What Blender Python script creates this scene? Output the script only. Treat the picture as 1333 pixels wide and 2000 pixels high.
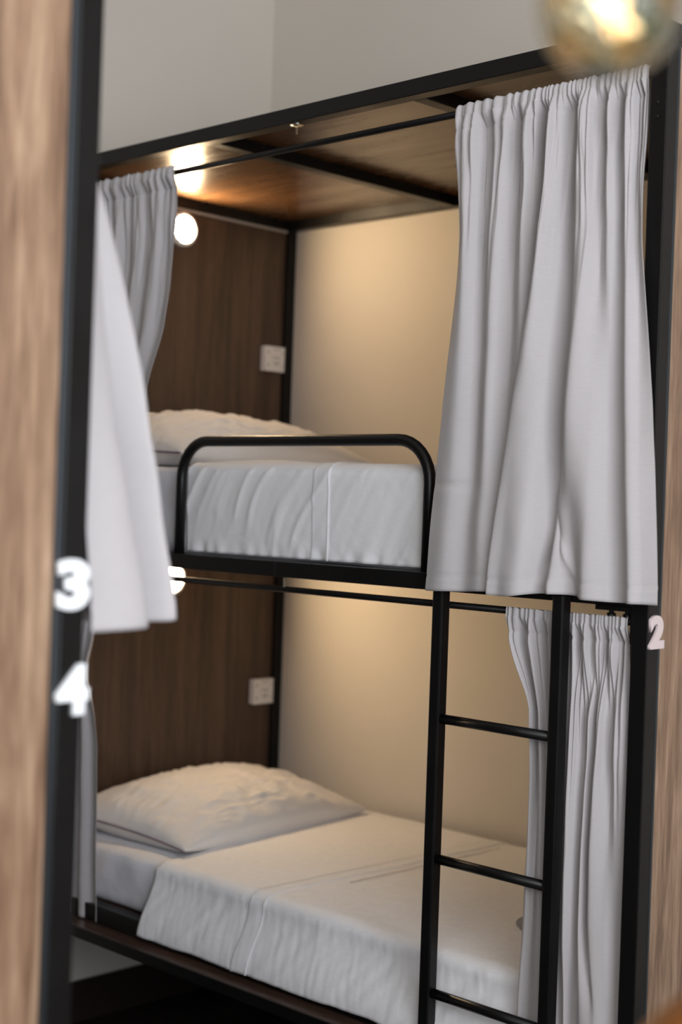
import bpy, bmesh, math, random
from mathutils import Vector, Matrix, noise
random.seed(7)
D = bpy.data; C = bpy.context.scene.collection
for o in list(D.objects): D.objects.remove(o)
sc = bpy.context.scene

# ------------------------------------------------------------------ camera
CAM = Vector((3.604, -2.405, 1.623))
yaw, pitch, roll = 0.7725, -0.0052, 0.0348
fwd = Vector((-math.sin(yaw)*math.cos(pitch), math.cos(yaw)*math.cos(pitch), math.sin(pitch)))
r0 = Vector((math.cos(yaw), math.sin(yaw), 0)); u0 = r0.cross(fwd)
rt = r0*math.cos(roll)+u0*math.sin(roll); up = -r0*math.sin(roll)+u0*math.cos(roll)
cam = D.cameras.new('camera'); co = D.objects.new('camera', cam); C.objects.link(co)
M = Matrix(((rt.x, up.x, -fwd.x, CAM.x), (rt.y, up.y, -fwd.y, CAM.y), (rt.z, up.z, -fwd.z, CAM.z), (0, 0, 0, 1)))
co.matrix_world = M
cam.sensor_fit = 'VERTICAL'; cam.sensor_height = 36; cam.sensor_width = 24
cam.lens = 2884*36/2000
cam.dof.use_dof = True; cam.dof.focus_distance = 3.08; cam.dof.aperture_fstop = 2.0
cam.clip_start = 0.05
sc.camera = co

# ------------------------------------------------------------------ world, light, exposure
w = D.worlds.new('world'); sc.world = w; w.use_nodes = True
w.node_tree.nodes['Background'].inputs[0].default_value = (.75, .87, 1, 1)
w.node_tree.nodes['Background'].inputs[1].default_value = .5
sc.view_settings.view_transform = 'Standard'; sc.view_settings.look = 'None'
sc.view_settings.gamma = 1; sc.view_settings.use_curve_mapping = False
sc.view_settings.exposure = -0.02
def area(name, loc, target, sx, sy, power, col):
    l = D.lights.new(name, 'AREA'); l.shape = 'RECTANGLE'; l.size = sx; l.size_y = sy; l.energy = power; l.color = col
    o = D.objects.new(name, l); C.objects.link(o); o.location = loc
    d = Vector(target)-Vector(loc); o.rotation_euler = d.to_track_quat('-Z', 'Y').to_euler()
area('window_daylight', (5.15, -2.5, 2.2), (0, -2.5, 2.2), 2.8, 2.5, 168, (.91, .945, 1))
area('window_daylight', (4.0, -4.4, 2.5), (4.0, 0, 2.5), 2.0, 2.0, 30, (1, .97, .94))  # ambient fill added behind the camera, no window known there

# ------------------------------------------------------------------ materials
def mat(name, col, rough=.5, metal=0, **kw):
    m = D.materials.new(name); m.use_nodes = True; b = m.node_tree.nodes['Principled BSDF']
    b.inputs['Base Color'].default_value = (*col, 1); b.inputs['Roughness'].default_value = rough; b.inputs['Metallic'].default_value = metal
    for k, v in kw.items(): b.inputs[k.replace('_', ' ')].default_value = v
    return m
def N(m, t, **kw):
    n = m.node_tree.nodes.new(t)
    for k, v in kw.items(): setattr(n, k, v)
    return n
def coords(m, scale, rot=(0, 0, 0)):
    tc = N(m, 'ShaderNodeTexCoord'); mp = N(m, 'ShaderNodeMapping')
    mp.inputs['Scale'].default_value = scale; mp.inputs['Rotation'].default_value = rot
    m.node_tree.links.new(tc.outputs['Object'], mp.inputs['Vector']); return mp.outputs['Vector']
def noisetex(m, vec, scale, detail=3, dist=0):
    n = N(m, 'ShaderNodeTexNoise'); n.inputs['Scale'].default_value = scale; n.inputs['Detail'].default_value = detail
    n.inputs['Distortion'].default_value = dist; m.node_tree.links.new(vec, n.inputs['Vector']); return n.outputs['Fac']
def ramp(m, fac, stops):
    r = N(m, 'ShaderNodeValToRGB'); e = r.color_ramp.elements
    while len(e) < len(stops): e.new(.5)
    for i, (p, c) in enumerate(stops): e[i].position = p; e[i].color = (*c, 1)
    m.node_tree.links.new(fac, r.inputs[0]); return r.outputs[0]
def setin(m, sock, out): m.node_tree.links.new(out, m.node_tree.nodes['Principled BSDF'].inputs[sock])
def bump(m, fac, strength, dist=.002, prev=None):
    b = N(m, 'ShaderNodeBump'); b.inputs['Strength'].default_value = strength; b.inputs['Distance'].default_value = dist
    m.node_tree.links.new(fac, b.inputs['Height'])
    if prev: m.node_tree.links.new(prev, b.inputs['Normal'])
    setin(m, 'Normal', b.outputs['Normal']); return b.outputs['Normal']
def mix(m, a, b, fac, mode='MULTIPLY'):
    x = N(m, 'ShaderNodeMix', data_type='RGBA', blend_type=mode)
    if isinstance(fac, float): x.inputs[0].default_value = fac
    else: m.node_tree.links.new(fac, x.inputs[0])
    m.node_tree.links.new(a, x.inputs[6]); m.node_tree.links.new(b, x.inputs[7]); return x.outputs[2]

def wood(name, dark, mid, light, stretch, rough=.38, spec=.5, swirl=.0):
    m = mat(name, mid, rough); m.node_tree.nodes['Principled BSDF'].inputs['Specular IOR Level'].default_value = spec
    v = coords(m, stretch)
    f1 = noisetex(m, v, 5.0, 4, .6+swirl)
    c1 = ramp(m, f1, [(.30, dark), (.5, mid), (.72, light)])
    f2 = noisetex(m, coords(m, tuple(s*6 for s in stretch)), 6.0, 4, .2)
    c2 = ramp(m, f2, [(.35, (.62, .58, .55)), (.6, (1, 1, 1))])
    setin(m, 'Base Color', mix(m, c1, c2, .7))
    r = ramp(m, f1, [(.3, (rough+.06,)*3), (.7, (rough-.04,)*3)]); setin(m, 'Roughness', r)
    bump(m, f2, .12, .001); return m
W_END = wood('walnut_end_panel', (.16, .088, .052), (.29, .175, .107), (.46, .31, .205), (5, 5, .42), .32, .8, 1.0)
W_HEAD = wood('walnut_head_panel', (.048, .027, .016), (.075, .043, .026), (.105, .062, .038), (6, 6, .35), .45)  # same walnut as the end panels, bunk interior shade put into the colour
W_ROOF = wood('walnut_roof_panel', (.062, .030, .013), (.10, .050, .022), (.14, .074, .036), (.6, 5, 5), .24, .6)
W_LEDGE = wood('walnut_ledge', (.05, .028, .02), (.075, .042, .03), (.11, .062, .045), (.5, 6, 6), .3)
def steelmat():
    m = mat('black_steel', (.006, .0055, .0055), .38, 0, Specular_IOR_Level=.28)
    f = noisetex(m, coords(m, (1, 1, 1)), 160, 2); bump(m, f, .06, .0005)
    r = ramp(m, noisetex(m, coords(m, (1, 1, 1)), 9, 3), [(.3, (.32,)*3), (.7, (.44,)*3)]); setin(m, 'Roughness', r); return m
STEEL = steelmat()
TRIM = mat('trim_steel', (.05, .06, .07), .3, .7)
def fabric(name, col, wr=.35, scale=7, sheen=.15, wd=.006):
    m = mat(name, col, .9); b = m.node_tree.nodes['Principled BSDF']
    b.inputs['Specular IOR Level'].default_value = .15; b.inputs['Sheen Weight'].default_value = sheen
    f = noisetex(m, coords(m, (1, 1, 1)), scale, 4, .5)
    n1 = bump(m, f, wr, wd)
    wv = noisetex(m, coords(m, (300, 300, 60)), 3, 1); bump(m, wv, .12, .0006, n1)
    va = ramp(m, noisetex(m, coords(m, (40, 40, 400)), 1.5, 2), [(.3, tuple(c*.95 for c in col)), (.7, col)])
    setin(m, 'Base Color', va); return m
CURT = fabric('curtain_cotton', (.50, .475, .48), .30, 9)
SHEET = fabric('white_bed_linen', (.87, .86, .87), .55, 11)
FITTED = fabric('fitted_linen', (.74, .74, .78), .6, 13)
PILLOW = fabric('pillow_linen', (.72, .69, .66), .6, 14)
SEAM = mat('seam_thread', (.16, .10, .15), .9)
HEM = fabric('hem_linen', (.80, .80, .82), .2, 30)
def plaster(name, col):
    m = mat(name, col, .75)
    a = noisetex(m, coords(m, (1, 1, 1)), 1.6, 4); setin(m, 'Base Color', ramp(m, a, [(.3, tuple(c*.95 for c in col)), (.7, col)]))
    bump(m, noisetex(m, coords(m, (1, 1, 1)), 60, 4), .10, .002); return m
WALL = plaster('cream_plaster', (.70, .650, .580))
CEIL = plaster('ceiling_paint', (.82, .80, .77))
FLOOR = wood('dark_floor', (.012, .008, .007), (.02, .013, .011), (.035, .022, .018), (.8, 6, 1), .45)
BASEB = mat('dark_baseboard', (.02, .013, .010), .5)
WHITE = mat('white_plastic', (.72, .70, .68), .35)
DOT = mat('socket_mark', (.12, .11, .11), .6)
ACRYL = mat('white_acrylic', (.88, .90, .92), .3)
PINK = mat('pale_pink_acrylic', (.74, .62, .62), .35)
NICKEL = mat('nickel', (.75, .70, .58), .25, 1)
BRASS = mat('brass', (.72, .48, .18), .25, 1)
def emis(name, col, s):
    m = D.materials.new(name); m.use_nodes = True; b = m.node_tree.nodes['Principled BSDF']
    b.inputs['Base Color'].default_value = (.9, .88, .85, 1); b.inputs['Emission Color'].default_value = (*col, 1); b.inputs['Emission Strength'].default_value = s
    return m
LAMP = emis('lamp_diffuser', (1, .72, .42), 440)
BULB = emis('filament_glow', (1, .82, .58), 5)

# ------------------------------------------------------------------ helpers
def link(name, me, m, parent=None, bev=0, smooth=False):
    o = D.objects.new(name, me); C.objects.link(o)
    if m: me.materials.append(m)
    if parent: 
        o.parent = parent
        off = WL(parent); me.transform(Matrix.Translation(-off))
    if smooth:
        for p in me.polygons: p.use_smooth = True
    if bev:
        b = o.modifiers.new('bevel', 'BEVEL'); b.width = bev; b.segments = 2; b.limit_method = 'ANGLE'
    return o
def WL(o):
    v = Vector(o.location)
    while o.parent: o = o.parent; v = v+Vector(o.location)
    return v
def tag(o, label=None, cat=None, group=None, kind=None):
    if label: o['label'] = label
    if cat: o['category'] = cat
    if group: o['group'] = group
    if kind: o['kind'] = kind
    return o
def thing(name, loc, label, cat, group=None):
    o = D.objects.new(name, None); C.objects.link(o); o.location = loc; o.empty_display_size = .05
    return tag(o, label, cat, group)
def boxes(bs):
    me = D.meshes.new('m'); v = []; f = []
    for (x0, x1, y0, y1, z0, z1) in bs:
        x0, x1 = sorted((x0, x1)); y0, y1 = sorted((y0, y1)); z0, z1 = sorted((z0, z1)); n = len(v)
        v += [(x0, y0, z0), (x1, y0, z0), (x1, y1, z0), (x0, y1, z0), (x0, y0, z1), (x1, y0, z1), (x1, y1, z1), (x0, y1, z1)]
        f += [(n, n+3, n+2, n+1), (n+4, n+5, n+6, n+7), (n, n+1, n+5, n+4), (n+1, n+2, n+6, n+5), (n+2, n+3, n+7, n+6), (n+3, n, n+4, n+7)]
    me.from_pydata(v, [], f); me.update(); return me
def box(name, b, m, parent=None, bev=.002): return link(name, boxes([b]), m, parent, bev)
def tube_me(pts, r, n=16, caps=True):
    pts = [Vector(p) for p in pts]; me = D.meshes.new('m'); v = []; f = []
    t0 = (pts[1]-pts[0]).normalized(); a = t0.orthogonal().normalized()
    for i, p in enumerate(pts):
        t = (pts[min(i+1, len(pts)-1)]-pts[max(i-1, 0)]).normalized()
        a = (a-t*a.dot(t)).normalized(); b = t.cross(a)
        rr = r[i] if isinstance(r, (list, tuple)) else r
        for k in range(n):
            an = 2*math.pi*k/n; v.append(p+(a*math.cos(an)+b*math.sin(an))*rr)
    for i in range(len(pts)-1):
        for k in range(n):
            f.append((i*n+k, i*n+(k+1) % n, (i+1)*n+(k+1) % n, (i+1)*n+k))
    if caps: f.append(tuple(range(n))[::-1]); f.append(tuple((len(pts)-1)*n+k for k in range(n)))
    me.from_pydata([tuple(q) for q in v], [], f); me.update(); return me
def tube(name, pts, r, m, parent=None, n=16):
    o = link(name, tube_me(pts, r, n), m, parent, 0, True)
    return o
def grid(f, nu, nv):
    me = D.meshes.new('m'); v = [tuple(f(i/(nu-1), j/(nv-1))) for j in range(nv) for i in range(nu)]
    fc = [(j*nu+i, j*nu+i+1, (j+1)*nu+i+1, (j+1)*nu+i) for j in range(nv-1) for i in range(nu-1)]
    me.from_pydata(v, [], fc); me.update(); return me
def lathe(name, prof, axis, center, m, parent=None, n=40):
    """prof: list of (radius, along axis); axis 'x' or 'z'"""
    v = []; f = []; cx, cy, cz = center
    for (r, h) in prof:
        for k in range(n):
            a = 2*math.pi*k/n; c, s = r*math.cos(a), r*math.sin(a)
            v.append((cx+h, cy+c, cz+s) if axis == 'x' else (cx+c, cy+s, cz+h))
    for i in range(len(prof)-1):
        for k in range(n): f.append((i*n+k, i*n+(k+1) % n, (i+1)*n+(k+1) % n, (i+1)*n+k))
    me = D.meshes.new('m'); me.from_pydata(v, [], f); me.update()
    bm = bmesh.new(); bm.from_mesh(me); bmesh.ops.remove_doubles(bm, verts=bm.verts, dist=1e-5); bmesh.ops.recalc_face_normals(bm, faces=bm.faces); bm.to_mesh(me); bm.free()
    return link(name, me, m, parent, 0, True)
def nz(x, y, z, s=1): return noise.noise(Vector((x*s, y*s, z*s)))
def ss(a, b, x):
    t = min(1, max(0, (x-a)/(b-a))); return t*t*(3-2*t)
def lerp(a, b, t): return a+(b-a)*t

# ------------------------------------------------------------------ the room
L, W, S = 2.08, 1.0, .037
X0, X1, Y0, Y1, HT = -.114, 5.25, -4.5, 1.0, 3.9
def struct(name, bs, m, bev=0):
    o = link(name, boxes(bs), m, None, bev); o['kind'] = 'structure'; return o
struct('floor', [(X0-.1, X1+.1, Y0-.1, Y1+.1, -.1, 0)], FLOOR)
struct('ceiling', [(X0-.1, X1+.1, Y0-.1, Y1+.1, HT, HT+.1)], CEIL)
struct('wall_back', [(X0, X1, Y1, Y1+.1, 0, HT)], WALL)
struct('wall_left', [(X0-.1, X0, Y0-.1, Y1+.1, 0, HT)], WALL)
struct('wall_right', [(X1, X1+.1, Y0-.1, -4.0, 0, HT), (X1, X1+.1, -1.0, Y1+.1, 0, HT), (X1, X1+.1, -4.0, -1.0, 0, .9), (X1, X1+.1, -4.0, -1.0, 3.5, HT)], WALL)
struct('wall_front', [(X0, 2.95, Y0-.1, Y0, 0, HT), (5.05, X1, Y0-.1, Y0, 0, HT), (2.95, 5.05, Y0-.1, Y0, 0, 1.4), (2.95, 5.05, Y0-.1, Y0, 3.6, HT)], WALL)
struct('baseboard_left', [(X0, X0+.012, Y0, Y1, 0, .13)], BASEB, .003)
struct('baseboard_back', [(X0+.012, X1, Y1-.012, Y1, 0, .13)], BASEB, .003)
GLASSW = mat('window_glass', (.9, .95, 1), .02, 0, Transmission_Weight=1.0)
WFR = mat('window_frame_paint', (.6, .6, .58), .4)
def window(n, axis, c, a0, a1, z0, z1):
    fr = []
    def seg(p0, p1, q0, q1):
        fr.append((c, c+.06, p0, p1, q0, q1) if axis == 'x' else (p0, p1, c, c+.06, q0, q1))
    seg(a0, a0+.06, z0, z1); seg(a1-.06, a1, z0, z1); seg(a0+.06, a1-.06, z0, z0+.06); seg(a0+.06, a1-.06, z1-.06, z1)
    mid = (a0+a1)/2; seg(mid-.03, mid+.03, z0+.06, z1-.06)
    o = struct('window_%d' % n, fr, WFR, .004)
    for (p, q) in ((a0+.06, mid-.03), (mid+.03, a1-.06)):
        b = (c+.02, c+.028, p, q, z0+.06, z1-.06) if axis == 'x' else (p, q, c+.02, c+.028, z0+.06, z1-.06)
        link('pane', boxes([b]), GLASSW, o)
window(1, 'x', X1+.01, -4.0, -1.0, .9, 3.5)
window(2, 'y', Y0-.08, 2.95, 5.05, 1.4, 3.6)  # unseen window, added to go with the front fill light
struct('wall_partition', [(X0, L+.02, -2.40, -2.302, 0, HT)], WALL)  # unseen wall, added to keep front light off the head end

# ------------------------------------------------------------------ bunk beds
ZT, ZU, ZL = 2.523, 1.483, .521     # underside of top frame, top of upper bed frame, top of lower bed frame
def hoop(x0, x1, y, z0, z1, r, n=8):
    p = [(x0, y, z0)]
    for k in range(n+1):
        a = math.pi-(math.pi/2)*k/n; p.append((x0+r+r*math.cos(a), y, z1-r+r*math.sin(a)))
    for k in range(n+1):
        a = math.pi/2-(math.pi/2)*k/n; p.append((x1-r+r*math.cos(a), y, z1-r+r*math.sin(a)))
    p.append((x1, y, z0)); return p
def bunk(yf, sy, label, full=True):
    t = thing('bunk_bed', (L/2, yf+sy*W/2, 0), label, 'bunk bed')
    Y = lambda y: yf+sy*y
    def bx(name, x0, x1, y0, y1, z0, z1, m=STEEL, bev=.002, p=None):
        return box(name, (x0, x1, Y(y0), Y(y1), z0, z1), m, p or t, bev)
    e = .0005
    for x in (0, L-S):
        for y in (0, W-S-e): bx('post', x, x+S, y, y+S, 0, ZT+S)
    # top frame
    bx('top_beam', S, L-S, 0, S, ZT, ZT+S); bx('top_beam', S, L-S, W-S-e, W-e, ZT, ZT+S)
    for x in (0, L-S): bx('top_beam', x, x+S, S, W-S-e, ZT, ZT+S)
    for x in (.715, 1.405): bx('cross_beam', x, x+S, S, W-S-e, ZT, ZT+.030)
    bx('roof_panel', S+.001, L-S-.001, S+.001, W-S-.002, ZT+.0305, ZT+.046, W_ROOF, .001)
    # upper bed frame: the front beam is butted together from two lengths
    bx('bed_beam', S, 1.0465, 0, S, ZU-S, ZU); bx('bed_beam', 1.0485, L-S, 0, S, ZU-S, ZU)
    bx('bed_beam', S, L-S, W-S-e, W-e, ZU-S, ZU)
    for x in (0, L-S): bx('bed_beam', x, x+(S if x == 0 else S-.0245), S, W-S-e, ZU-S, ZU)
    bx('bed_base', S, L-S, S, W-S-e, ZU-.022, ZU-.004, W_LEDGE, .001)
    # lower bed frame with the ledge in front
    bx('bed_beam', S, L-S, 0, S, ZL-.045, ZL); bx('bed_beam', S, L-S, W-S-e, W-e, ZL-.045, ZL)
    for x in (0, L-S): bx('bed_beam', x, x+(S if x == 0 else S-.0245), S, W-S-e, ZL-.045, ZL)
    bx('bed_base', S, L-S, S, W-S-e, ZL-.03, ZL-.008, W_LEDGE, .001)
    lb = bx('ledge_board', .02, L-.05, -.052, S, .459, .4745, W_LEDGE, .002)
    bx('ledge_edge', .02, L-.05, -.060, -.0525, .446, .4745, STEEL, .002, lb)
    # walnut end panels
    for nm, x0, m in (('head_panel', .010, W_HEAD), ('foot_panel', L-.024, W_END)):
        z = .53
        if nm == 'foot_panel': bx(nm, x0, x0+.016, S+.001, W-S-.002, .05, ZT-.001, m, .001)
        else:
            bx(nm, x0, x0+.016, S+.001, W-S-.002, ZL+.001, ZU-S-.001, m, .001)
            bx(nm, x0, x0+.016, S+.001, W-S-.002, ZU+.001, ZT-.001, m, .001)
        if nm == 'foot_panel': bx('panel_trim', L-.008, L, S+.0005, S+.008, .05, ZT-.001, TRIM, .001)
        else: bx('panel_trim', .0265, .034, S+.001, W-S-.002, ZT-.008, ZT-.0008, mat('trim_grey', (.35, .33, .31), .4), .001)
    if full:
        # round bar guard rail
        g = hoop(.668, 1.508, Y(.0185), ZU-.001, 1.784-.014, .095)
        tube('guard_rail', g, .0135, STEEL, t, 20)
        # ladder
        yl0, yl1 = -.030, -.002
        for x in (1.567, 1.877): bx('ladder_rail', x, x+.028, yl0, yl1, .0, 1.462, STEEL, .004)
        for z in (1.178, .882, .598, .31):
            r = tube('ladder_rung', [(1.5945, Y(-.016), z), (1.8775, Y(-.016), z)], .0105, STEEL, t)
        # brackets and bolts by the foot post
        br = bx('corner_bracket', 1.955, L-S-.001, .006, .030, ZU-S-.010, ZU-S-.0005, STEEL, .001)
        for x in (1.985, 2.022):
            k = lathe('bolt', [(0, -.020), (.006, -.020), (.009, -.014), (.009, -.006), (.005, -.004), (.005, 0)], 'z', (x, Y(.018), ZU-S-.010), STEEL, br, 16)
        bx('rod_bracket', L-S-.006, L-S-.0005, .004, .034, 1.375, 1.440, STEEL, .001)
        for z in (2.40, 2.375):
            lathe('bolt', [(0, 0), (.004, 0), (.003, .002), (0, .003)], 'z', (0, 0, 0), NICKEL, None, 12)
            o = D.objects[-1] if False else None
    for z, nm in ((2.468, 'curtain_rod'), (1.4165, 'curtain_rod')):
        tube(nm, [(S+.001, Y(.020), z), (L-S-.001, Y(.020), z)], .0075, STEEL, t)
    return t
for o in list(D.objects):
    pass
bunkA = bunk(0, 1, 'black steel bunk bed with a ladder and guard rail, both bunks seen', True)
for o in [o for o in D.objects if o.name.startswith('bolt') and o.parent is None]: D.objects.remove(o)
for z in (2.405, 2.378):
    me = D.meshes.new('m'); bm = bmesh.new(); bmesh.ops.create_uvsphere(bm, u_segments=12, v_segments=8, radius=.0042)
    for v in bm.verts: v.co = Vector((v.co.x+L-.020, v.co.y*.45-.0008, v.co.z+z))
    bm.to_mesh(me); bm.free(); link('bolt', me, STEEL, bunkA, 0, True)
# screw eyes under the beams
def screw_eye(x, ztop):
    s = lathe('screw_hook', [(0, 0), (.015, 0), (.016, -.002), (.006, -.0045), (.0022, -.006), (.0022, -.022), (0, -.024)], 'z', (x, .020, ztop), NICKEL, bunkA, 20)
    return s
screw_eye(1.050, ZT)
hk = box('rod_clip', (1.067, 1.074, .009, .0125, 1.422, ZU-S-.0005), NICKEL, bunkA, .001)
bunkB = bunk(-1.2975, -1, 'near black steel bunk bed seen end-on at the left, pale walnut end panel', False)

# ------------------------------------------------------------------ numbers on the posts
def digit(ch, y, z, m, label):
    cu = D.curves.new('num', 'FONT'); cu.body = ch; cu.size = .086; cu.extrude = .0028; cu.offset = .0042; cu.bevel_depth = .0006
    cu.align_x = 'CENTER'; cu.align_y = 'CENTER'
    to = D.objects.new('tmp', cu); C.objects.link(to)
    bpy.context.view_layer.update()
    me = D.meshes.new_from_object(to.evaluated_get(bpy.context.evaluated_depsgraph_get()))
    D.objects.remove(to)
    xs = [v.co.x for v in me.vertices]; ys = [v.co.y for v in me.vertices]
    cx, cy = (max(xs)+min(xs))/2, (max(ys)+min(ys))/2
    kx = .0485/(max(xs)-min(xs)); ky = .064/(max(ys)-min(ys))
    me.transform(Matrix.Diagonal((kx, ky, 1, 1)) @ Matrix.Translation((-cx, -cy, 0)))
    me.transform(Matrix.Rotation(math.pi/2, 4, 'Z') @ Matrix.Rotation(math.pi/2, 4, 'X'))
    me.materials.clear()
    o = link('bed_number', me, m); o.location = (L+.0036, y, z)
    tag(o, label, 'number'); return o
digit('3', -1.319, 1.5115, ACRYL, 'white numeral 3 on the near black post')
digit('4', -1.315, 1.380, ACRYL, 'white numeral 4 on the near black post, below the 3')
digit('2', .024, 1.4015, PINK, 'pale pink numeral 2 on the right-hand black post')

# ------------------------------------------------------------------ mattresses, sheets, pillows
def rbox(x0, x1, y0, y1, z0, z1, r, nx, ny, nzn, disp):
    me = D.meshes.new('m'); bm = bmesh.new(); idx = {}
    def add(i, j, k):
        if (i, j, k) in idx: return idx[i, j, k]
        p = Vector((lerp(x0, x1, i/nx), lerp(y0, y1, j/ny), lerp(z0, z1, k/nzn)))
        q = Vector((min(max(p.x, x0+r), x1-r), min(max(p.y, y0+r), y1-r), min(max(p.z, z0+r), z1-r)))
        d = p-q
        if d.length > 1e-6: 
            d.normalize(); nrm = d.copy(); p = q+d*r
        else: nrm = Vector((0, 0, 1))
        p = p+nrm*disp(p, nrm); v = bm.verts.new(p); idx[i, j, k] = v; return v
    def q(a, b, c, d):
        try: bm.faces.new((a, b, c, d))
        except ValueError: pass
    for i in range(nx):
        for j in range(ny):
            q(add(i, j, nzn), add(i+1, j, nzn), add(i+1, j+1, nzn), add(i, j+1, nzn)); q(add(i, j, 0), add(i, j+1, 0), add(i+1, j+1, 0), add(i+1, j, 0))
        for k in range(nzn):
            q(add(i, 0, k), add(i+1, 0, k), add(i+1, 0, k+1), add(i, 0, k+1)); q(add(i, ny, k), add(i, ny, k+1), add(i+1, ny, k+1), add(i+1, ny, k))
    for j in range(ny):
        for k in range(nzn):
            q(add(0, j, k), add(0, j, k+1), add(0, j+1, k+1), add(0, j+1, k)); q(add(nx, j, k), add(nx, j+1, k), add(nx, j+1, k+1), add(nx, j, k+1))
    bmesh.ops.recalc_face_normals(bm, faces=bm.faces); bm.to_mesh(me); bm.free(); return me
def fit_disp(p, n):
    return .0035*nz(p.x*5, p.y*5, p.z*9) + (.004*nz(p.x*16-p.z*10, p.y*4, p.z*14) if abs(n.z) < .5 else 0)
mL = link('mattress', rbox(.045, 2.035, .050, .955, ZL-.007, .664, .028, 110, 44, 12, fit_disp), FITTED, None, 0, True)
tag(mL, 'lower bunk mattress in a pale grey fitted sheet under the white sheet', 'mattress')
mU = link('mattress', rbox(.045, 2.035, .050, .955, ZU-.003, 1.708, .030, 110, 44, 14, fit_disp), FITTED, None, 0, True)
tag(mU, 'upper bunk mattress in a grey fitted sheet behind the guard rail', 'mattress')

def sheet_path(t, Yf, ztop, zbot, yb, outer, r=.03):
    """cross section of a sheet from the wall edge over the mattress top and down its front; t = arc metres"""
    top = yb-(Yf+r)
    if t < top: return (yb-t, ztop, 0, 1)
    t -= top; arc = r*math.pi/2
    if t < arc:
        a = t/r; return (Yf+r-r*math.sin(a), ztop-r+r*math.cos(a), -math.sin(a), math.cos(a))
    t -= arc; h = ztop-r-zbot; k = min(1, t/h)
    return (lerp(Yf, outer, ss(0, 1, k)), ztop-r-t, -1, 0)
def lower_sheet():
    Yf, zt, zb, yb = .042, .671, .490, .962; tot = (yb-Yf-.03)+.0471+(zt-.03-zb)
    def f(u, v):
        t = v*tot; y, z, ny, n_z = sheet_path(t, Yf, zt, zb, yb, -.010)
        xl = lerp(.600, .430, ss(.0, .95, y)) if y > .05 else lerp(.602, .592, v)
        x = lerp(xl, 2.038, u)
        side = ss(.3, .9, abs(ny))
        # raised double seam across the bed
        xs = .962+.02*(1-v); sb = .0018*(ss(xs-.004, xs, x)-ss(xs+.048, xs+.052, x))
        d = .0015+sb+.0022*(nz(x*5, y*5+3, z*6)+.5)
        d += (1-side)*.0028*max(0, nz(x*4+y*11, y*14-x*9, 2))
        sag = -.004*math.sin(math.pi*min(1, max(0, (x-.9)/1.1)))
        fold = side*(.0026*nz(x*9+z*6, 7, z*4)+.0022*nz(x*30-z*22, 1, z*5)+.0014*nz(x*60+z*10, 3, z*12)+.003)
        down = ss(.60, .48, z)*side
        fold += down*.005*nz(x*9, 4, 0)
        zz = z+n_z*d+(0 if y < .05 else 0)+sag*(1-side)
        if side > .5: zz += down*(.008*nz(x*4, 9, 1)+.002*nz(x*13, 3, 1))
        return (x, y-abs(ny)*max(0.0006, d+fold), zz)
    me = grid(f, 300, 170); o = link('flat_sheet', me, SHEET, None, 0, True)
    s = o.modifiers.new('thick', 'SOLIDIFY'); s.thickness = .0012; s.offset = 1
    tag(o, 'white flat sheet draped over the lower bed and hanging over the ledge', 'bed sheet')
    for (xo, m, wdt, nm, v0) in ((-.002, HEM, .004, 'seam', 0), (.048, HEM, .003, 'seam', 0)):
        def g(u, v, xo=xo, wdt=wdt):
            t = v*tot; y, z, ny, n_z = sheet_path(t, Yf, zt, zb, yb, -.010); xs = .962+.02*(1-v)+xo+wdt*u
            xl = lerp(.600, .430, ss(0, .95, y)) if y > .05 else lerp(.602, .592, v)
            q = f((xs-xl)/(2.038-xl), v); q = Vector(q)+Vector((0, ny*.0022, n_z*.0022)); return q
        link(nm, grid(g, 3, 220), m, o, 0, True)
    def g2(u, v):
        vv = .06+v*.56; t = vv*tot; y, z, ny, n_z = sheet_path(t, Yf, zt, zb, yb, -.010); xs = .962+.02*(1-vv)+.075+.0035*u+.01*v
        xl = lerp(.600, .430, ss(0, .95, y)) if y > .05 else lerp(.602, .592, vv)
        q = f((xs-xl)/(2.038-xl), vv); return Vector(q)+Vector((0, ny*.0022, n_z*.0022))
    tag(link('seam', grid(g2, 3, 120), mat('stitch_grey', (.33, .30, .34), .9), o, 0, True), 'grey stitched seam')
lower_sheet()
def patch():
    sh = [o for o in D.objects if o.name == 'flat_sheet'][0]; me = D.meshes.new('m'); n = 28
    v = [(PXY[0], PXY[1], .6800)]+[(PXY[0]+.085*math.cos(2*math.pi*k/n), PXY[1]+.085*math.sin(2*math.pi*k/n), .6795) for k in range(n)]
    v += [(x, y, z-.004) for x, y, z in v[1:]]
    f = [(0, 1+k, 1+(k+1) % n) for k in range(n)]+[(1+k, 1+n+k, 1+n+(k+1) % n, 1+(k+1) % n) for k in range(n)]
    me.from_pydata(v, [], f); me.update()
    tag(link('printed_patch', me, mat('patch_grey', (.22, .23, .27), .9), sh, 0, True), 'small round grey patch')
PXY = (1.622, .372); patch()
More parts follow.
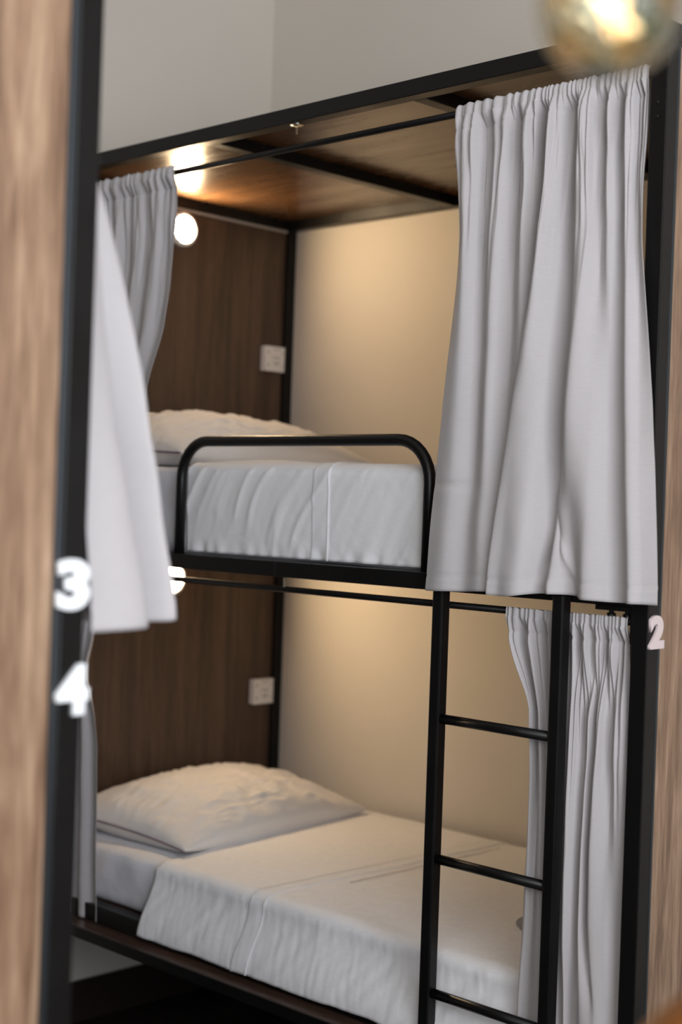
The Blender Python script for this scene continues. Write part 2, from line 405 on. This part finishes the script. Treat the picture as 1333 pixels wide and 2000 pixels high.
def upper_sheet():
    Yf, zt, zb, yb = .040, 1.716, 1.490, .962; tot = (yb-Yf-.03)+.0471+(zt-.03-zb)
    def f(u, v):
        t = v*tot; y, z, ny, n_z = sheet_path(t, Yf, zt, zb, yb, .044)
        x = lerp(lerp(.672, .50, ss(.05, .9, y)), 2.038, u); side = ss(.3, .9, abs(ny))
        d = .002+.0022*(nz(x*5, y*5+3, z*6)+.5)
        bulge = (1-side)*.010*math.exp(-((x-.86)/.16)**2)*ss(.05, .15, y)
        # diagonal pull wrinkles on the side
        w1 = x*1.0-(z-1.49)*.55-.9*(z-1.6)**2
        a = nz(w1*15+.6*nz(x*4, z*4, 1), z*1.5, 3); b = nz(w1*34+5, z*3, 8)
        rid = max(0, 1-abs(a)*3.2)**1.5*ss(-.45, .35, nz(x*2.6, 5, z*5)); rid = max(0, rid)
        fold = side*(.0052*rid+.0013*b+.002)
        xs = 1.135; sb = .0016*(ss(xs-.003, xs, x)-ss(xs+.05, xs+.053, x))
        tuck = side*ss(1.53, 1.495, z)*(.006*nz(x*28, 2, 0))
        return (x, y-abs(ny)*max(.0004, d+fold+sb+tuck), z+n_z*(d+sb)+bulge)
    o = link('flat_sheet', grid(f, 420, 170), SHEET, None, 0, True)
    s = o.modifiers.new('thick', 'SOLIDIFY'); s.thickness = .0012; s.offset = 1
    tag(o, 'white flat sheet pulled tight over the upper bed behind the guard rail', 'bed sheet')
    for xo in (-.001, .050):
        def g(u, v, xo=xo):
            t = v*tot; y, z, ny, n_z = sheet_path(t, Yf, zt, zb, yb, .044); xl = lerp(.672, .50, ss(.05, .9, y))
            q = f((1.135+xo+.003*u-xl)/(2.038-xl), v); return Vector(q)+Vector((0, ny*.0022, n_z*.0022))
        link('seam', grid(g, 3, 220), HEM, o, 0, True)
upper_sheet()

def pillow(cx, cy, z0, lx, ly, th, rz, tilt, seed, label, peak=(0, 0), lean=.0):
    """soft pillow with pinched corners: lx across the bed length, ly across its width"""
    n = 90; v = []; f = []
    def pt(u, w, sgn):
        e = (1-abs(u)**2.6)*(1-abs(w)**2.6); h = max(0, e)**.55
        px = u*(1-.07*(1-abs(w)**2)*abs(u)**3 if True else 1); py = w*(1-.06*(1-abs(u)**2)*abs(w)**3)
        edge = (1-max(abs(u), abs(w)))
        wr = nz(u*3+seed, w*7, sgn)*.010+abs(nz(u*6+w*4, w*4-u*8+seed, 4))*.015*ss(.0, .5, 1-h*.7)+.004*nz(u*14, w*20, seed)
        rad = abs(nz(math.atan2(w, u)*5, seed, 2))*.016*ss(0, .25, edge)*ss(.75, .25, edge)
        z = sgn*th/2*h*(1 if sgn > 0 else .85)*(1+.25*(peak[0]*u+peak[1]*w))+(wr*h-rad*h if sgn > 0 else 0)
        return Vector((px*lx/2, py*ly/2, z))
    for s in (1, -1):
        for j in range(n+1):
            for i in range(n+1): v.append(pt(i/n*2-1, j/n*2-1, s))
    o2 = (n+1)**2
    for j in range(n):
        for i in range(n):
            a = j*(n+1)+i; f.append((a, a+1, a+n+2, a+n+1)); f.append((o2+a, o2+a+n+1, o2+a+n+2, o2+a+1))
    R = Matrix.Rotation(rz, 4, 'Z') @ Matrix.Rotation(tilt, 4, 'Y')
    base = th/2*.36
    pts = []
    for p in v:
        q = R @ p; q = q+Vector((cx, cy, z0+base)); 
        q.z = max(q.z, z0+.001+ (0.002 if p.z >= 0 else 0)); q.x = max(q.x, .030); pts.append(tuple(q))
    me = D.meshes.new('m'); me.from_pydata(pts, [], f)
    bm = bmesh.new(); bm.from_mesh(me); bmesh.ops.remove_doubles(bm, verts=bm.verts, dist=1e-5); bmesh.ops.recalc_face_normals(bm, faces=bm.faces); bm.to_mesh(me); bm.free()
    o = link('pillow', me, PILLOW, None, 0, True); tag(o, label, 'pillow')
    # pillowcase end hem with its dark stitched edge
    e = []
    for i in range(41):
        p = R @ (pt(i/40*2-1, -1, 1)+Vector((0, -.003, 0))); q = p+Vector((cx, cy, z0+base)); q.z = max(q.z, z0+.004); q.x = max(q.x, .032); e.append(q)
    tag(tube('hem_edge', e, .0022, SEAM, o, 8), 'dark stitched pillowcase edge')
    return o
pillow(.315, .500, .667, .50, .80, .205, .10, .06, 1.3, 'plump cream pillow with a dark stitched edge on the lower bed', (-.5, .1))
pillow(.300, .485, 1.712, .50, .82, .235, .06, .04, 5.1, 'cream pillow on the upper bed behind the guard rail', (-.6, -.1))

# ------------------------------------------------------------------ wall lamps and sockets on the head panel
def puck(z, label):
    t = thing('wall_lamp', (.0265, .511, z), label, 'lamp', None)
    lathe('housing', [(0, 0), (.052, 0), (.053, .004), (.053, .016), (.049, .021), (.042, .0215), (.042, .012)], 'x', (.0265, .511, z), WHITE, t)
    lathe('diffuser', [(.0415, .013), (.040, .018), (.032, .0205), (.018, .022), (0, .0225)], 'x', (.0265, .511, z), LAMP, t)
puck(2.457, 'lit round white lamp under the roof of the upper bunk')
puck(1.375, 'lit round white lamp under the upper bed, in the lower bunk')
def socket(z, label):
    yc = .905; t = thing('power_socket', (.0265, yc, z), label, 'socket')

    box('back_box', (.0265, .048, yc-.043, yc+.043, z-.041, z+.041), WHITE, t, .003)
    box('face_plate', (.0485, .0525, yc-.043, yc+.043, z-.041, z+.041), WHITE, t, .0015)
    for (dy, dz, hy, hz) in ((-.030, .021, .003, .003), (-.030, -.021, .003, .003), (.034, .021, .0022, .0022), (.034, -.021, .0022, .0022), (.004, .004, .016, .0012), (.006, -.012, .013, .0012), (.006, -.018, .009, .001), (.004, .031, .016, .0008)):
        box('socket_mark', (.0526, .0530, yc+dy-hy, yc+dy+hy, z+dz-hz, z+dz+hz), DOT, t, 0)
socket(2.092, 'white square socket beside the back post in the upper bunk')
socket(1.000, 'white square socket beside the back post in the lower bunk')

# ------------------------------------------------------------------ curtains
def catmull(a, b, c, d, t):
    return .5*((2*b)+(-a+c)*t+(2*a-5*b+4*c-d)*t*t+(-a+3*b-3*c+d)*t*t*t)
def curtain(rows, hem, yrod, zrod, ruff, label, name='curtain', nu=360, nv=200, seed=0, flip=1, hemh=.032, group=None, head=.016, dents=()):
    """rows: [(z, [(x, y), ...])] from top to bottom; every row has the same number of folds"""
    n = len(rows[0][1]); ztop = zrod+head
    def at(row, u):
        s = u*(n-1); i = min(int(s), n-2); t = s-i; g = lambda k: row[min(max(k, 0), n-1)]
        return (catmull(g(i-1)[0], g(i)[0], g(i+1)[0], g(i+2)[0], t), catmull(g(i-1)[1], g(i)[1], g(i+1)[1], g(i+2)[1], t))
    def hemz(u):
        s = u*(len(hem)-1); i = min(int(s), len(hem)-2); t = ss(0, 1, s-i); return lerp(hem[i], hem[i+1], t)
    def f(u, v):
        zb = hemz(u); v2 = v**1.25 if v < 1 else 1
        z = lerp(ztop, zb, v2)
        zz = max(min(z, rows[0][0]), rows[-1][0]); k = 0
        while k < len(rows)-2 and zz < rows[k+1][0]: k += 1
        t = (rows[k][0]-zz)/(rows[k][0]-rows[k+1][0]); t = min(1, max(0, t))
        R = [at(rows[min(max(j, 0), len(rows)-1)][1], u) for j in (k-1, k, k+1, k+2)]
        x = catmull(R[0][0], R[1][0], R[2][0], R[3][0], t); y = catmull(R[0][1], R[1][1], R[2][1], R[3][1], t)
        # gathered sleeve round the rod
        g = ss(zrod-.045, zrod-.004, z); y = lerp(y, yrod-flip*.0135, g)
        if z > zrod: y = yrod-flip*(.0135*math.sqrt(max(0, 1-((z-zrod)/.0175)**2)))
        r1 = math.sin(u*ruff*2*math.pi+4*nz(u*9, seed, 1)+2*nz(u*5, z*6, seed)); r2 = nz(u*ruff*2.6, z*9, seed+3)
        fade = ss(zrod-.46, zrod-.03, z); r1 = r1 if r1 < 0 else r1**.6
        amp = (.0062*r1*(.45+abs(nz(u*11, seed, 6))*1.9)+.0070*r2)*fade
        y += -flip*amp*(.6 if z > zrod-.01 else 1)
        for (dx, dz, rx, rz, sl, am) in dents:
            a = (x-dx)-sl*(z-dz); y += flip*am*math.exp(-(abs(a)/rx)**1.3-((z-dz)/rz)**2)
        st = math.exp(-((z-(zrod-.040))/.004)**2); y += flip*.0022*st
        z += .0016*r2*ss(zrod, ztop, z)+.0012*r1*ss(zrod, ztop, z)
        hz = z-zb; y += flip*.0016*math.exp(-((hz-hemh)/.0022)**2)
        y += .0030*nz(x*7, z*5, seed+9)+.0016*nz(x*22, z*11, seed)
        return (x, y, z)
    o = link(name, grid(f, nu, nv), CURT, None, 0, True)
    s = o.modifiers.new('thick', 'SOLIDIFY'); s.thickness = .0012; s.offset = 0
    return tag(o, label, 'curtain', group)
def mk(zs, cols, base, flip=1):
    """cols: per fold [(x per level...), (y offset per level or number)]"""
    rows = []
    for i, z in enumerate(zs):
        rows.append((z, [(c[0][i], base[i]+flip*(c[1][i] if isinstance(c[1], tuple) else c[1])) for c in cols]))
    return rows
# upper curtain at the foot end, in front of the beam
A = [((1.552, 1.583, 1.565, 1.548), (0, .004, .004, .002)),
     ((1.597, 1.615, 1.615, 1.600), (-.010, -.010, -.006, -.006)),
     ((1.637, 1.647, 1.660, 1.650), (.010, .010, .006, .003)),
     ((1.691, 1.690, 1.700, 1.700), (-.012, -.010, -.008, -.006)),
     ((1.719, 1.724, 1.735, 1.738), (.010, .012, .008, .004)),
     ((1.757, 1.765, 1.770, 1.765), (-.014, -.008, .002, .008)),
     ((1.782, 1.795, 1.795, 1.785), (.016, .026, .026, .026)),
     ((1.800, 1.809, 1.772, 1.738), (.004, -.006, -.014, -.016)),
     ((1.815, 1.828, 1.797, 1.765), (-.014, -.026, -.024, -.016)),
     ((1.843, 1.850, 1.838, 1.818), (.006, .0, -.014, -.020)),
     ((1.862, 1.872, 1.872, 1.855), (.018, .022, .020, .014)),
     ((1.880, 1.897, 1.888, 1.885), (-.010, -.010, .006, -.012)),
     ((1.900, 1.925, 1.915, 1.925), (-.014, -.014, -.022, .010)),
     ((1.930, 1.945, 1.960, 1.965), (.012, .004, -.012, -.014)),
     ((1.952, 1.970, 1.990, 2.005), (-.010, -.008, .006, -.002)),
     ((1.972, 1.992, 2.010, 2.037), (.012, .010, .014, .016)),
     ((1.998, 2.012, 2.038, 2.066), (-.012, -.010, -.010, -.012)),
     ((2.015, 2.028, 2.063, 2.090), (.010, .004, -.002, -.004)),
     ((2.033, 2.046, 2.088, 2.118), (-.004, -.008, .002, .002))]
A = [(c[0], tuple(v*1.55 for v in c[1])) for c in A]

curtain(mk((2.41, 2.19, 1.80, 1.455), A, (.014, -.006, -.024, -.034)), [1.446, 1.450, 1.455, 1.476, 1.452, 1.450, 1.460, 1.462, 1.456, 1.454, 1.456, 1.456], .020, 2.468, 30,
        'light grey curtain gathered at the ladder end of the upper bunk', seed=2, dents=((1.612, 1.672, .05, .008, 0, .004), (1.893, 1.575, .010, .045, -.15, .012), (1.912, 1.530, .011, .040, -.42, -.010), (1.850, 1.520, .012, .045, .45, .010), (1.872, 1.490, .012, .035, -.4, -.008)))
# lower curtain behind the ladder
B = [((1.738, 1.797, 1.800, 1.797, 1.790), (0, .004, .0, .0, .0)),
     ((1.752, 1.806, 1.812, 1.806, 1.806), (-.008, -.008, -.008, -.008, -.006)),
     ((1.783, 1.812, 1.824, 1.822, 1.822), (.012, .014, .0, .0, .0)),
     ((1.800, 1.832, 1.845, 1.850, 1.850), (-.010, -.012, -.008, -.006, -.006)),
     ((1.832, 1.852, 1.868, 1.872, 1.872), (.006, .010, .010, .010, .008)),
     ((1.850, 1.873, 1.880, 1.885, 1.885), (-.008, -.008, -.008, -.004, -.004)),
     ((1.885, 1.890, 1.893, 1.905, 1.905), (.010, .010, .012, .012, .010)),
     ((1.905, 1.905, 1.908, 1.915, 1.915), (-.008, -.010, -.012, -.006, -.004)),
     ((1.918, 1.917, 1.918, 1.922, 1.922), (.010, -.004, -.004, .010, .012)),
     ((1.935, 1.935, 1.930, 1.935, 1.935), (-.012, .010, .014, .010, .004)),
     ((1.950, 1.948, 1.944, 1.955, 1.960), (.008, -.006, -.010, -.010, -.012)),
     ((1.963, 1.958, 1.953, 1.980, 1.985), (-.008, .012, .010, -.010, -.012)),
     ((1.976, 1.972, 1.968, 1.993, 2.000), (.010, -.012, -.012, -.008, -.008)),
     ((1.992, 1.992, 1.995, 2.006, 2.010), (-.010, .008, -.004, .0, .0)),
     ((2.010, 2.012, 2.016, 2.022, 2.022), (.008, -.008, .004, .006, .006)),
     ((2.030, 2.037, 2.037, 2.034, 2.034), (-.002, .002, .002, .002, .002))]
B = [(c[0], tuple(v*1.3 for v in c[1])) for c in B]
curtain(mk((1.36, 1.22, .83, .63, .48), B, (.020, .019, .016, .014, .012)), [.480, .484, .480, .486, .482], .020, 1.4165, 26,
        'light grey curtain hanging behind the ladder in the lower bunk', seed=8, nu=340, nv=180, head=.008)
# upper curtain at the head end, swept towards the pillow
def fan(zs, xl, xr, base, n, amp, seed, flip=1):
    rows = []
    for i, z in enumerate(zs):
        rows.append((z, [(lerp(xl[i], xr[i], k/(n-1)), base[i]+amp[i]*(1 if k % 2 else -1)*(.6+.8*abs(nz(k*1.7, seed, 3)))) for k in range(n)]))
    return rows
curtain(fan((2.40, 2.27, 2.06, 1.93, 1.84, 1.70, 1.50), (.045, .05, .05, .05, .05, .05, .05), (.611, .619, .595, .545, .528, .50, .49), (.020, .014, .006, .004, .002, -.004, -.012),
            15, (.010, .013, .012, .011, .010, .009, .008), 4), [1.49, 1.48, 1.49], .020, 2.468, 22, 'grey curtain by the lit lamp at the head end of the upper bunk', seed=5, nu=260, nv=160)
curtain(fan((1.34, 1.24, 1.14, 1.04, .95, .75, .47), (.045,)*7, (.345, .322, .308, .350, .369, .384, .400), (.020, .016, .010, .008, .006, .004, .002),
            11, (.009, .012, .013, .013, .012, .012, .012), 9), [.480, .477, .479], .020, 1.4165, 16, 'shaded grey curtain at the pillow end of the lower bunk', seed=11, nu=200, nv=160, head=.008)
# curtain of the near bunk, billowing into the aisle
K = [(2.44, [(1.55, -1.317), (1.62, -1.325), (1.68, -1.305), (1.74, -1.327), (1.80, -1.305), (1.86, -1.327), (1.91, -1.306), (1.96, -1.325), (2.00, -1.31), (2.03, -1.317)]),
     (2.08, [(1.56, -1.310), (1.64, -1.30), (1.71, -1.27), (1.78, -1.275), (1.86, -1.25), (1.92, -1.245), (1.97, -1.238), (1.99, -1.26), (2.01, -1.265), (2.03, -1.30)]),
     (1.88, [(1.57, -1.300), (1.65, -1.29), (1.73, -1.25), (1.80, -1.245), (1.88, -1.21), (1.95, -1.185), (1.99, -1.176), (1.985, -1.225), (2.01, -1.235), (2.04, -1.29)]),
     (1.70, [(1.58, -1.290), (1.67, -1.28), (1.75, -1.23), (1.82, -1.215), (1.90, -1.17), (1.97, -1.148), (2.01, -1.150), (1.94, -1.220), (2.025, -1.215), (2.045, -1.285)]),
     (1.58, [(1.60, -1.285), (1.69, -1.27), (1.77, -1.21), (1.84, -1.19), (1.92, -1.14), (1.98, -1.118), (2.01, -1.126), (1.93, -1.205), (2.035, -1.190), (2.055, -1.280)]),
     (1.455, [(1.62, -1.285), (1.70, -1.26), (1.78, -1.19), (1.85, -1.17), (1.93, -1.11), (1.99, -1.093), (2.015, -1.108), (1.93, -1.195), (2.045, -1.168), (2.06, -1.270)])]
curtain(K, [1.47, 1.465, 1.462, 1.460, 1.458, 1.452, 1.450, 1.448], -1.3175, 2.468, 24, 'bright white-grey curtain flaring out beside the near post with numerals', seed=14, flip=-1)

# ------------------------------------------------------------------ glass pendant near the camera
PC = Vector((3.026, -1.569, 1.967)); PR = .0490
pend = thing('pendant_lamp', (PC.x, PC.y, PC.z), 'amber glass globe pendant lamp at the top right, close and blurred', 'lamp')
def glassmat():
    m = D.materials.new('amber_glass'); m.use_nodes = True; b = m.node_tree.nodes['Principled BSDF']
    b.inputs['Transmission Weight'].default_value = 1; b.inputs['Roughness'].default_value = .03; b.inputs['IOR'].default_value = 1.48
    f = noisetex(m, coords(m, (1, 1, 1)), 16, 2, 2.0)
    setin(m, 'Base Color', ramp(m, f, [(.36, (.92, .62, .26)), (.48, (.96, .84, .60)), (.56, (.90, .93, .84)), (.66, (.62, .84, .82))]))
    bump(m, f, .9, .02); return m
GL = glassmat()
def globe(r, flipn):
    me = D.meshes.new('m'); bm = bmesh.new(); bmesh.ops.create_uvsphere(bm, u_segments=64, v_segments=40, radius=r)
    dl = [v for v in bm.verts if v.co.z > r*.93]; bmesh.ops.delete(bm, geom=dl, context='VERTS')
    for v in bm.verts: v.co = v.co*(1+.03*nz(v.co.x*22, v.co.y*22, v.co.z*30))+PC
    bm.to_mesh(me); bm.free(); return me
g = link('glass_globe', globe(PR, False), GL, pend, 0, True)
s = g.modifiers.new('thick', 'SOLIDIFY'); s.thickness = .005; s.offset = -1
bl = lathe('bulb', [(0, -.020), (.003, -.018), (.0055, -.011), (.0065, .0), (.006, .014), (.006, .022)], 'z', PC, BULB, pend, 24)
tr_ = rt*.85; bl.data.transform(Matrix(((1, 0, -tr_.x, 0), (0, 1, -tr_.y, 0), (0, 0, 1, 0), (0, 0, 0, 1))))
lathe('cap', [(.008, .022), (.019, .022), (.019, .040), (.020, .046), (.020, .072), (.012, .082), (.004, .085), (0, .085)], 'z', PC, BRASS, pend, 32)
tube('cord', [(PC.x, PC.y, PC.z+.085), (PC.x, PC.y, HT-.026)], .003, mat('cord_black', (.02, .02, .02), .7), pend, 10)
lathe('ceiling_rose', [(0, -.026), (.03, -.026), (.05, -.010), (.052, 0)], 'z', (PC.x, PC.y, HT), BRASS, pend, 32)

# ------------------------------------------------------------------ chair at the lower right corner
def chair():
    bx_, by_ = CAM.x+fwd.x*1.2, CAM.y+fwd.y*1.2
    rx, ry = r0.x, r0.y; fx, fy = fwd.x, fwd.y
    o3 = .233+.25
    org = Vector((bx_+rx*o3, by_+ry*o3, 0))
    t = thing('high_back_chair', org, 'orange-brown padded high-backed chair in the bottom right corner, blurred', 'chair')
    LEA = mat('amber_leather', (.15, .050, .008), .55, 0, Specular_IOR_Level=.2); bump(LEA, noisetex(LEA, coords(LEA, (1, 1, 1)), 90, 3), .2, .001)
    LEG = wood('chair_leg_wood', (.08, .04, .02), (.12, .06, .03), (.16, .09, .05), (6, 6, .6))
    def P(a, b, z): return org+Vector((rx*a+fx*b, ry*a+fy*b, z))
    def slab(name, fn, n, m):   # closed rounded panel: outline fn in (a, z) with thickness along b
        pass
    # padded back, outline rounded at the top corners
    bm = bmesh.new(); out = []
    hw, zb, zt_, rc = .25, .46, 1.245, .13
    pts = [(-hw, zb), (-hw, zt_-rc)]
    for k in range(1, 9): a = math.pi-k*math.pi/16; pts.append((-hw+rc+rc*math.cos(a), zt_-rc+rc*math.sin(a)))
    for k in range(0, 9): a = math.pi/2-k*math.pi/16; pts.append((hw-rc+rc*math.cos(a), zt_-rc+rc*math.sin(a)))
    pts += [(hw, zb)]
    front = [bm.verts.new(P(a, -.03, z)) for a, z in pts]; back = [bm.verts.new(P(a, .04, z)) for a, z in pts]
    bm.faces.new(front); bm.faces.new(back[::-1])
    for i in range(len(pts)): j = (i+1) % len(pts); bm.faces.new((front[i], back[i], back[j], front[j]))
    bmesh.ops.recalc_face_normals(bm, faces=bm.faces)
    me = D.meshes.new('m'); bm.to_mesh(me); bm.free(); o = link('backrest', me, LEA, t, .022, True); o.modifiers['bevel'].segments = 4
    def ob(name, a0, a1, b0, b1, z0, z1, m, bev):
        bm = bmesh.new(); vs = [bm.verts.new(P(a, b, z)) for z in (z0, z1) for b in (b0, b1) for a in (a0, a1)]
        for q in ((0, 1, 3, 2), (4, 5, 7, 6), (0, 1, 5, 4), (2, 3, 7, 6), (0, 2, 6, 4), (1, 3, 7, 5)): bm.faces.new([vs[i] for i in q])
        bmesh.ops.recalc_face_normals(bm, faces=bm.faces); me = D.meshes.new('m'); bm.to_mesh(me); bm.free(); return link(name, me, m, t, bev)
    ob('seat', -.25, .25, .041, .50, .38, .48, LEA, .02)
    for a in (-.235, .20):
        for b, zz in ((-.015, .459), (.45, .379)): ob('leg', a, a+.035, b, b+.035, 0, zz, LEG, .004)
chair()
